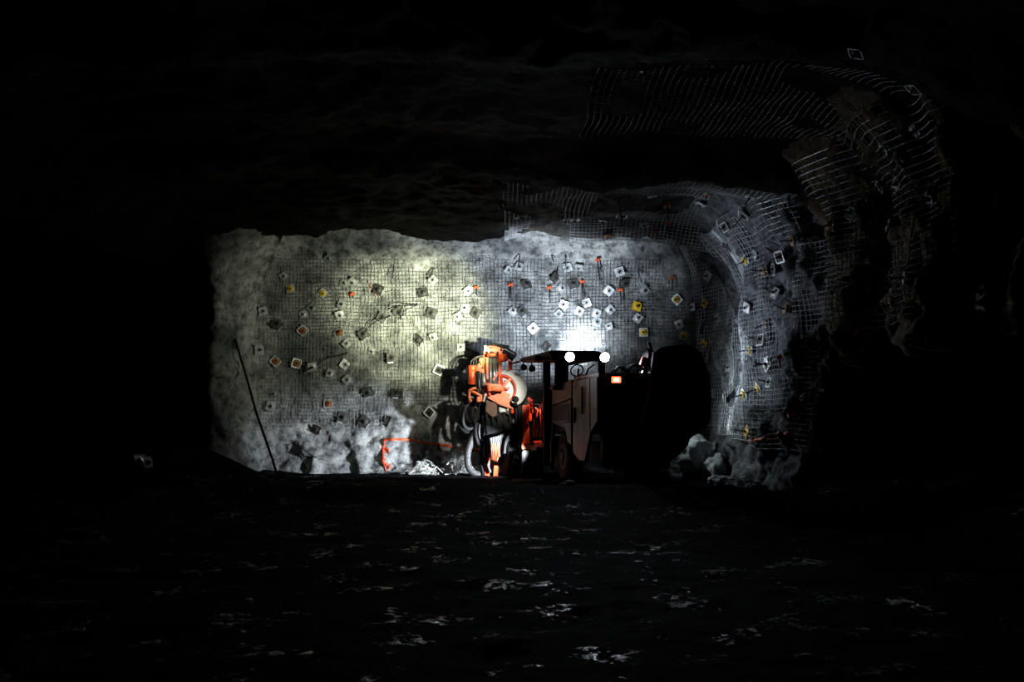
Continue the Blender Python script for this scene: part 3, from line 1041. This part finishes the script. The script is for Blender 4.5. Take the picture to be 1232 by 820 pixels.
mb.build('reel_arm', M['orange'], rig)
mb = MB()
mb.tube([(1.20, .2, 2.7), (1.22, .2, 2.95), (1.18, .2, 3.05)], .035, 8); mb.tube([(1.32, .25, 2.8), (1.27, .25, 3.05), (1.23, .25, 3.17)], .04, 8)
mb.box((1.23, .25, 3.17), (.09, .06, .06), None, .015)
mb.build('control_levers', M['rubber'], rig)

# --- boom group, built at its own distance in front of the rig (world space)
Yb = 26.6
def W(px, py, Y=Yb): return at(px, py, Y)
def wbuild(mb, name, m, parent=None):
    o = mb.build(name, m, None)
    o.data.transform(RI)
    o.parent = parent or rig
    return o
YD = Vector((0, 1, 0))

# feed: vertical rails with the rotation unit on top
mb = MB()
for (x0, x1) in ((584, 585), (601, 600)):
    mb.bar(W(x0, 424), W(x1, 478), .09, .14, .012)
mb.bar(W(583, 428, Yb + .05), W(603, 428, Yb + .05), .12, .12, .012)
for yy in (440, 452, 464):
    mb.bar(W(583, yy, Yb + .04), W(602, yy, Yb + .04), .06, .05, .008)
feed = wbuild(mb, 'feed_beam', M['orange'])
mb = MB()
for x in (590, 594.5, 597.5): mb.cyl(W(x, 430, Yb - .1), W(x + .5, 470, Yb - .1), .045, 14)
wbuild(mb, 'drill_rods', M['steel'], feed)
mb = MB()
mb.box(W(588, 423, Yb - .05), (.26, .36, .20), Matrix.Rotation(.12, 3, 'Y'), .02)
mb.box(W(596, 421, Yb - .15), (.26, .3, .14), Matrix.Rotation(-.08, 3, 'Y'), .02)
mb.box(W(602, 424, Yb - .02), (.16, .35, .26), None, .02)
mb.cyl(W(586, 427, Yb - .24), W(597, 426, Yb - .24), .06, 16, .01)
mb.box(W(592, 417.5, Yb), (.28, .3, .05), None, .012)
head = wbuild(mb, 'rotation_head', M['orange'])
mb = MB()
mb.cyl(W(604, 426, Yb - .2), W(604.5, 435, Yb - .2), .12, 22, .015)
mb.cyl(W(614, 434, Yb - .1), W(614, 445, Yb - .1), .055, 18, .012)
mb.cyl(W(610, 427, Yb - .1), W(610, 434, Yb - .1), .05, 18, .012)
wbuild(mb, 'motor', M['orange'], head)
mb = MB()
mb.box(W(588, 420.5, Yb - .26), (.09, .05, .06), None, .012)
mb.box(W(584, 419, Yb - .2), (.07, .1, .16), None, .012)
mb.ring(W(590, 424, Yb - .27), (0, 1, 0), .05, .014)
wbuild(mb, 'valve_block', M['steel'], head)
mb = MB()
mb.box(W(613, 425, Yb - .05), (.36, .4, .20), Matrix.Rotation(.52, 3, 'Y'), .015)
mb.box(W(602, 416, Yb + .05), (.5, .3, .10), Matrix.Rotation(.2, 3, 'Y'), .02)
hb = wbuild(mb, 'hose_guard', M['black'])
mb = MB(); mb.bar(W(607, 419.5, Yb - .27), W(619, 426, Yb - .27), .02, .02); wbuild(mb, 'guard_edge', M['steel'], hb)

mb = MB()  # black boxes and bars paint in the shadowed gaps of the head
for (px, py, w, h) in ((586, 425, .05, .10), (592, 423.5, .10, .05), (599, 425, .05, .12), (595, 429.5, .2, .05), (603, 421, .06, .06), (589, 428.5, .05, .06)):
    mb.box(W(px, py, Yb - .27), (w, .06, h), None, .012)
mb.bar(W(587, 433, Yb - .16), W(587.5, 460, Yb - .16), .025, .03)
mb.bar(W(599, 436, Yb - .16), W(599, 458, Yb - .16), .03, .03)
wbuild(mb, 'gap_shadows', M['black'], head)
mb = MB()
for k in range(4):
    mb.tube(smooth_path([W(598 + k * 2.4, 419, Yb - .2), W(603 + k * 2.5, 413.5 + k, Yb - .1), W(612 + k * 2, 419 + k * 2, Yb - .05), W(613 + k, 432 + k, Yb - .02)], 2), .016, 8)
wbuild(mb, 'head_hoses', M['rubber'], head)
mb = MB()
for k in range(3):
    mb.tube(smooth_path([W(571 + k * 2, 446, Yb - .24), W(574 + k * 2, 456, Yb - .28), W(572 + k * 3, 466, Yb - .26), W(577 + k * 3, 474, Yb - .3)], 2), .018, 8)
wbuild(mb, 'hydraulic_hose', M['rubber'])
# clamp column and red cylinder on the left
mb = MB()
mb.cyl(W(568.5, 441, Yb - .2), W(567.5, 462, Yb - .2), .10, 22, .015)
mb.cyl(W(568.5, 439.5, Yb - .2), W(568.4, 446, Yb - .2), .115, 22, .012)
mb.box(W(574.5, 443.5, Yb - .1), (.12, .12, .14), None, .015)
wbuild(mb, 'feed_cylinder', M['orange'])
mb = MB()
mb.box(W(579.5, 435, Yb - .1), (.12, .2, .2), None, .02)
mb.box(W(577, 440, Yb - .1), (.10, .2, .12), None, .02)
mb.bar(W(575, 444, Yb - .05), W(588, 428, Yb - .05), .09, .10, .015)
mb.bar(W(586, 431, Yb - .18), W(586.5, 456, Yb - .18), .055, .06, .01)
mb.box(W(580, 446, Yb - .1), (.14, .16, .1), Matrix.Rotation(.4, 3, 'Y'), .02)
mb.ring(W(580.5, 436, Yb - .22), (0, 1, 0), .045, .018)
wbuild(mb, 'clamp_arm', M['peach'])
mb = MB()
mb.cyl(W(582, 449, Yb - .08), W(582.5, 464, Yb - .08), .055, 18, .01)
mb.cyl(W(576.5, 448, Yb - .05), W(577, 466, Yb - .05), .05, 16, .01)
wbuild(mb, 'clamp_piston', M['steel'])
mb = MB()
for k in range(3):
    mb.tube([W(566 + 3 * k, 441, Yb - .05 * k), W(567 + 3 * k, 434, Yb), W(573 + 2 * k, 429, Yb), W(582, 427 + k, Yb)], .014, 8)
wbuild(mb, 'hydraulic_hose', M['hose'])
# dark body filling the column behind
mb = MB()
mb.box(W(581, 458, Yb + .25), (.36, .3, .6), None, .03)
mb.box(W(592, 455, Yb + .25), (.34, .2, .8), None, .03)
wbuild(mb, 'feed_carriage', M['brown'])

# bolt carousel: pale round guard, orange spokes
cc = W(611.5, 467.5, Yb + .25)
ax = Vector((.28, -1, .05)).normalized()
mb = MB().lathe(cc, ax, [(.50, -.03), (.53, 0), (.50, .035), (.3, .05), (.05, .055)], 40)
car = wbuild(mb, 'carousel_guard', M['pale'])
mb = MB()
mb.ring(W(604, 468, Yb - .02), ax, .37, .035, 32, 8)
hub = W(604, 469, Yb - .05)
for (px, py) in ((596, 459), (603, 452), (610, 456), (613, 466), (611, 478), (601, 482)):
    mb.bar(hub, W(px, py, Yb - .04), .075, .06, .01)
mb.cyl(hub, hub + ax * .16, .08, 18, .012)
wbuild(mb, 'carousel_spider', M['orange'], car)
mb = MB()
mb.bar(W(605, 467, Yb - .22), W(614.5, 455, Yb - .22), .06, .05, .01)
mb.bar(W(593, 457, Yb - .2), W(599, 448, Yb - .2), .04, .04, .008)
mb.bar(W(608, 474, Yb - .2), W(614, 486, Yb - .2), .10, .05, .01)
wbuild(mb, 'carousel_arm', M['peach'], car)
mb = MB()
mb.cyl(W(590, 466, Yb - .38), W(606.5, 467.5, Yb - .38), .085, 22, .015)
mb.prism([W(586.5, 461, Yb - .45), W(602, 462, Yb - .45), W(606, 465, Yb - .45), W(590, 465, Yb - .45)], (0, .2, 0), .008)
mb.cyl(W(589, 462, Yb - .38), W(590, 470, Yb - .38), .075, 16, .01)
wbuild(mb, 'boom_tube', M['peach'])
# bright angular tray
mb = MB()
mb.prism([W(586, 478, Yb - .55), W(600, 473, Yb - .55), W(612, 478, Yb - .55), W(621, 490, Yb - .55), W(618, 492, Yb - .55), W(602, 487, Yb - .55)], (0, .4, 0), .015)
mb.box(W(608, 475, Yb - .35), (.24, .2, .16), Matrix.Rotation(.5, 3, 'Y'), .02)
tray = wbuild(mb, 'boom_head', M['peach'])
mb = MB()
mb.prism([W(585, 480.5, Yb - .5), W(598, 486, Yb - .5), W(598, 499, Yb - .5), W(593, 502, Yb - .5), W(584.5, 495, Yb - .5)], (0, .3, 0), .012)
wbuild(mb, 'side_plate', M['brown'], tray)
mb = MB(); mb.cyl(W(617.5, 488, Yb - .45), W(617, 497, Yb - .45), .06, 16, .012); wbuild(mb, 'pin', M['orange'], tray)
mb = MB(); mb.box(W(606, 491, Yb - .3), (.24, .15, .22), None, .02); mb.cyl(W(611, 487, Yb - .42), W(611, 498, Yb - .42), .04, 14)
wbuild(mb, 'tray_linkage', M['steel'], tray)
# orange tubular bracket at left
mb = MB()
mb.tube([W(567, 483, Yb - .35), W(564.5, 478, Yb - .35), W(565, 469, Yb - .35), W(569, 467, Yb - .35), W(573, 466.5, Yb - .35)], .035, 10)
mb.tube([W(565, 470, Yb - .35), W(572, 472, Yb - .4), W(579, 476, Yb - .4), W(579, 483, Yb - .4)], .035, 10)
mb.box(W(577, 480, Yb - .35), (.14, .16, .14), None, .02)
wbuild(mb, 'hose_bracket', M['peach'])
mb = MB(); mb.bar(W(582, 483, Yb - .45), W(584.5, 473, Yb - .45), .05, .04, .008); mb.tube([W(556, 473, Yb - .2), W(563, 477, Yb - .2), W(570, 478, Yb - .2)], .03, 8)
wbuild(mb, 'bracket_strut', M['steel'])
# dark body of the boom lower down
mb = MB()
mb.bar(W(580, 482, Yb + .1), W(576, 508, Yb + .1), .16, .2, .03)
mb.box(W(598, 508, Yb - .05), (.7, .55, .62), Matrix.Rotation(-.2, 3, 'Y'), .05)
mb.box(W(615, 500, Yb), (.42, .5, .7), None, .05)
mb.cyl(W(590, 490, Yb - .3), W(616, 520, Yb - .35), .12, 20, .02)
mb.bar(W(560, 476, Yb), W(590, 480, Yb), .3, .16, .02)
mb.box(W(622, 515, Yb - .1), (.22, .6, 1.2), None, .03)
mb.cyl(W(601, 520, Yb + .1), W(601, 556, Yb + .1), .16, 18, .02)
wbuild(mb, 'boom_arm', M['black'])
mb = MB()
for k in range(5):
    x = 585 + k * 7
    mb.cyl(W(x, 495 + 3 * (k % 3), Yb - .42), W(x + 1.5, 512 + 2 * k, Yb - .45), .035, 12)
mb.box(W(593, 505, Yb - .40), (.07, .05, .12), None, .01)
mb.ring(W(600, 512, Yb - .45), (0, 1, 0), .06, .018); mb.ring(W(620, 507, Yb - .42), (.3, 1, 0), .055, .02)
wbuild(mb, 'boom_fittings', M['black'])
mb = MB(); mb.lathe(W(619.5, 507, Yb - .45), (.2, -1, .2), [(.075, 0), (.08, .02), (.06, .05), (.02, .06)], 18); wbuild(mb, 'cap', M['steel'])
# small round lamp seen from behind, on a stalk
mb = MB()
mb.lathe(W(620, 480, 25.7), (-.4, 1, .1), [(.05, -.10), (.075, -.06), (.085, 0), (.08, .05)], 20)
mb.tube([W(620, 481, 25.7), W(621, 487, 25.75), W(625, 490, 25.8)], .022, 8)
wbuild(mb, 'mirror_lamp', M['black'])

# looping hoses
def hose(pts, r, m, name='hydraulic_hose', ribs=False):
    pts = smooth_path(pts, 3)
    mb = MB(); mb.tube(pts, r, 10)
    if ribs:
        for i in range(1, len(pts) - 1):
            mb.ring(pts[i], pts[i + 1] - pts[i - 1], r * 1.0, r * .16, 12, 5)
    return wbuild(mb, name, m)
hose([W(560, 480), W(553, 492), W(552, 506), W(556, 516), W(564, 520), W(571, 514), W(572, 500)], .06, M['rubber'])
hose([W(566, 480, Yb - .1), W(557, 496, Yb - .1), W(557, 512, Yb - .1), W(566, 517, Yb - .1), W(576, 509, Yb - .1)], .045, M['hose'])
hose([W(562, 478, Yb + .1), W(560, 494, Yb + .1), W(563, 508, Yb + .1), W(570, 506, Yb + .1), W(574, 492, Yb + .1)], .04, M['rubber'])
hose([W(570, 480, Yb + .05), W(568, 498, Yb + .05), W(571, 514, Yb + .05), W(579, 512, Yb + .05)], .05, M['rubber'])
hose([W(573, 508, Yb - .15), W(572, 522, Yb - .15), W(576, 535, Yb - .15), W(583, 534, Yb - .15), W(586, 520, Yb - .15)], .05, M['rubber'])
hose([W(577, 510, Yb - .2), W(576, 522, Yb - .2), W(579, 530, Yb - .2), W(583, 524, Yb - .2), W(583, 512, Yb - .2)], .03, M['hose'])
hose([W(574, 515, Yb - .1), W(567, 530, Yb), W(562, 546, Yb), W(563, 562, Yb), W(570, 570, Yb), W(578, 571, Yb)], .085, M['duct'], 'suction_hose', True)
hose([W(581, 530, Yb - .1), W(578, 545, Yb - .1), W(580, 560, Yb - .1), W(582, 572, Yb - .1)], .035, M['rubber'])
hose([W(586, 525, Yb - .25), W(583, 540, Yb - .25), W(586, 556, Yb - .25), W(590, 568, Yb - .25)], .035, M['hose'])

# pleated silver cover
def cover(xs, top, bot, Y, name, m):
    vs = []; fs = []
    n = len(xs); rows = 8
    for side in (0, 1):
        for i, x in enumerate(xs):
            for j in range(rows):
                t = j / (rows - 1)
                y = top[i] + (bot[i] - top[i]) * t
                dx = -6 * t * (1 if name else 0) * (i / n - .3)
                p = at(x + dx, y, Y - .05 * (i % 2) * (0.4 + t) + side * .02)
                vs.append(p)
    N = n * rows
    for i in range(n - 1):
        for j in range(rows - 1):
            a = i * rows + j
            fs.append([a, a + 1, a + rows + 1, a + rows]); fs.append([N + a, N + a + rows, N + a + rows + 1, N + a + 1])
    for i in range(n - 1):
        for j in (0, rows - 1):
            a = i * rows + j; fs.append([a, a + rows, N + a + rows, N + a])
    for j in range(rows - 1):
        for i in (0, n - 1):
            a = i * rows + j; fs.append([a, N + a, N + a + 1, a + 1])
    mb = MB(); mb.add(vs, fs)
    return wbuild(mb, name, m)
n = 21
xs = [589 + i * 28 / (n - 1) for i in range(n)]
cover(xs, [527 - 10 * (i / (n - 1)) ** 1.2 for i in range(n)],
      [556 - 4 * abs(math.sin(i * 1.3)) - (0 if i < 7 else (i - 7) * 1.9) for i in range(n)], Yb - .48, 'pleated_cover', M['silver'])
n = 9
cover([591 + i * 1.4 for i in range(n)], [534] * n, [553 + (i % 3) for i in range(n)], Yb - .50, 'torn_cover', M['orange'])

# front outrigger leg, fender, front frame
mb = MB()
mb.bar(W(587, 534, Yb - .1), W(586, 574, Yb - .1), .13, .13, .015)
mb.bar(W(597, 560, Yb - .15), W(596, 576, Yb - .15), .12, .12, .015)
wbuild(mb, 'outrigger_leg', M['orange'])
mb = MB()
out = []
for i in range(13):
    a = PI * (1 - i / 12)
    out.append((-.62 + .34 * math.cos(a) * 1.0, .62 + .66 * math.sin(a)))
out2 = [(-.62 + .29 * math.cos(PI * i / 12), .62 + .58 * math.sin(PI * i / 12)) for i in range(13)]
mb.prism([(x, 5.25, z) for x, z in out + out2], (0, 1.3, 0))
mb.build('fender', M['black'], rig)
MB().prism([(-.30, 5.2, .1), (-.02, 5.2, .1), (-.02, 5.2, 1.22), (-.30, 5.2, 1.18), (-.24, 5.2, .8)], (0, .1, 0), .012).build('front_panel', M['brown'], rig)  # darker and browner than the flank panels

# orange block and cylinders between the boom and the canopy post
Yc = 25.55
mb = MB()
mb.prism([W(628.5, 487, Yc), W(638, 488, Yc), W(637, 512, Yc), W(628.5, 506, Yc)], (0, .25, 0), .015)
mb.box(W(640, 515, Yc + .2), (.5, .1, .9), None, .015)
mb.prism([W(628, 533, Yc), W(652, 531, Yc), W(652, 540, Yc), W(628, 540, Yc)], (0, .3, 0), .012)
ob = wbuild(mb, 'swing_post', M['orange'])
mb = MB()
for (x, r) in ((641.5, .04), (645.5, .055), (649.5, .045), (653, .04)):
    mb.cyl(W(x, 492, Yc - .1), W(x + .4, 530, Yc - .1), r, 16, .008)
mb.ring(W(642, 494, Yc - .2), (0, 1, 0), .075, .022)
mb.bar(W(636, 478, Yc - .05), W(641, 492, Yc - .05), .09, .08, .012)
mb.bar(W(640, 480, Yc + .05), W(634, 490, Yc + .05), .06, .06, .012)
mb.bar(W(657, 479, Yc), W(650, 494, Yc), .09, .09, .012)
mb.box(W(650, 534, Yc - .18), (.09, .08, .08), None, .015); mb.box(W(644, 536, Yc - .18), (.06, .08, .06), None, .012)
wbuild(mb, 'swing_cylinder', M['orange'], ob)
mb = MB()
for (x0, y0, x1, y1) in ((641, 488, 649, 490), (643, 488, 638, 520), (648, 496, 647, 528), (651, 489, 654, 520)):
    mb.tube(smooth_path([W(x0, y0, Yc - .22), W((x0 + x1) / 2 + 2, (y0 + y1) / 2 - 3, Yc - .25), W(x1, y1, Yc - .22)], 2), .022, 8)
mb.bar(W(640, 528, Yc - .15), W(656, 527, Yc - .15), .05, .06)
mb.bar(W(638, 506, Yc - .1), W(640, 535, Yc - .1), .05, .08)
wbuild(mb, 'hose_bundle', M['rubber'], ob)
mb = MB()
mb.prism([W(628, 543, Yc + .5), W(637, 542, Yc + .5), W(640, 546, Yc + .5), W(632, 556, Yc + .5), W(628, 558, Yc + .5)], (0, .25, 0), .012)
wbuild(mb, 'step', M['orange'])
mb = MB()
mb.box(W(641, 560, Yc + .1), (.55, .5, .8), None, .03)
mb.box(W(624, 508, Yc + .5), (.18, .4, .9), None, .02)
mb.bar(W(626, 489, Yc + .2), W(627, 538, Yc + .2), .10, .12, .012)
wbuild(mb, 'articulation_joint', M['black'])
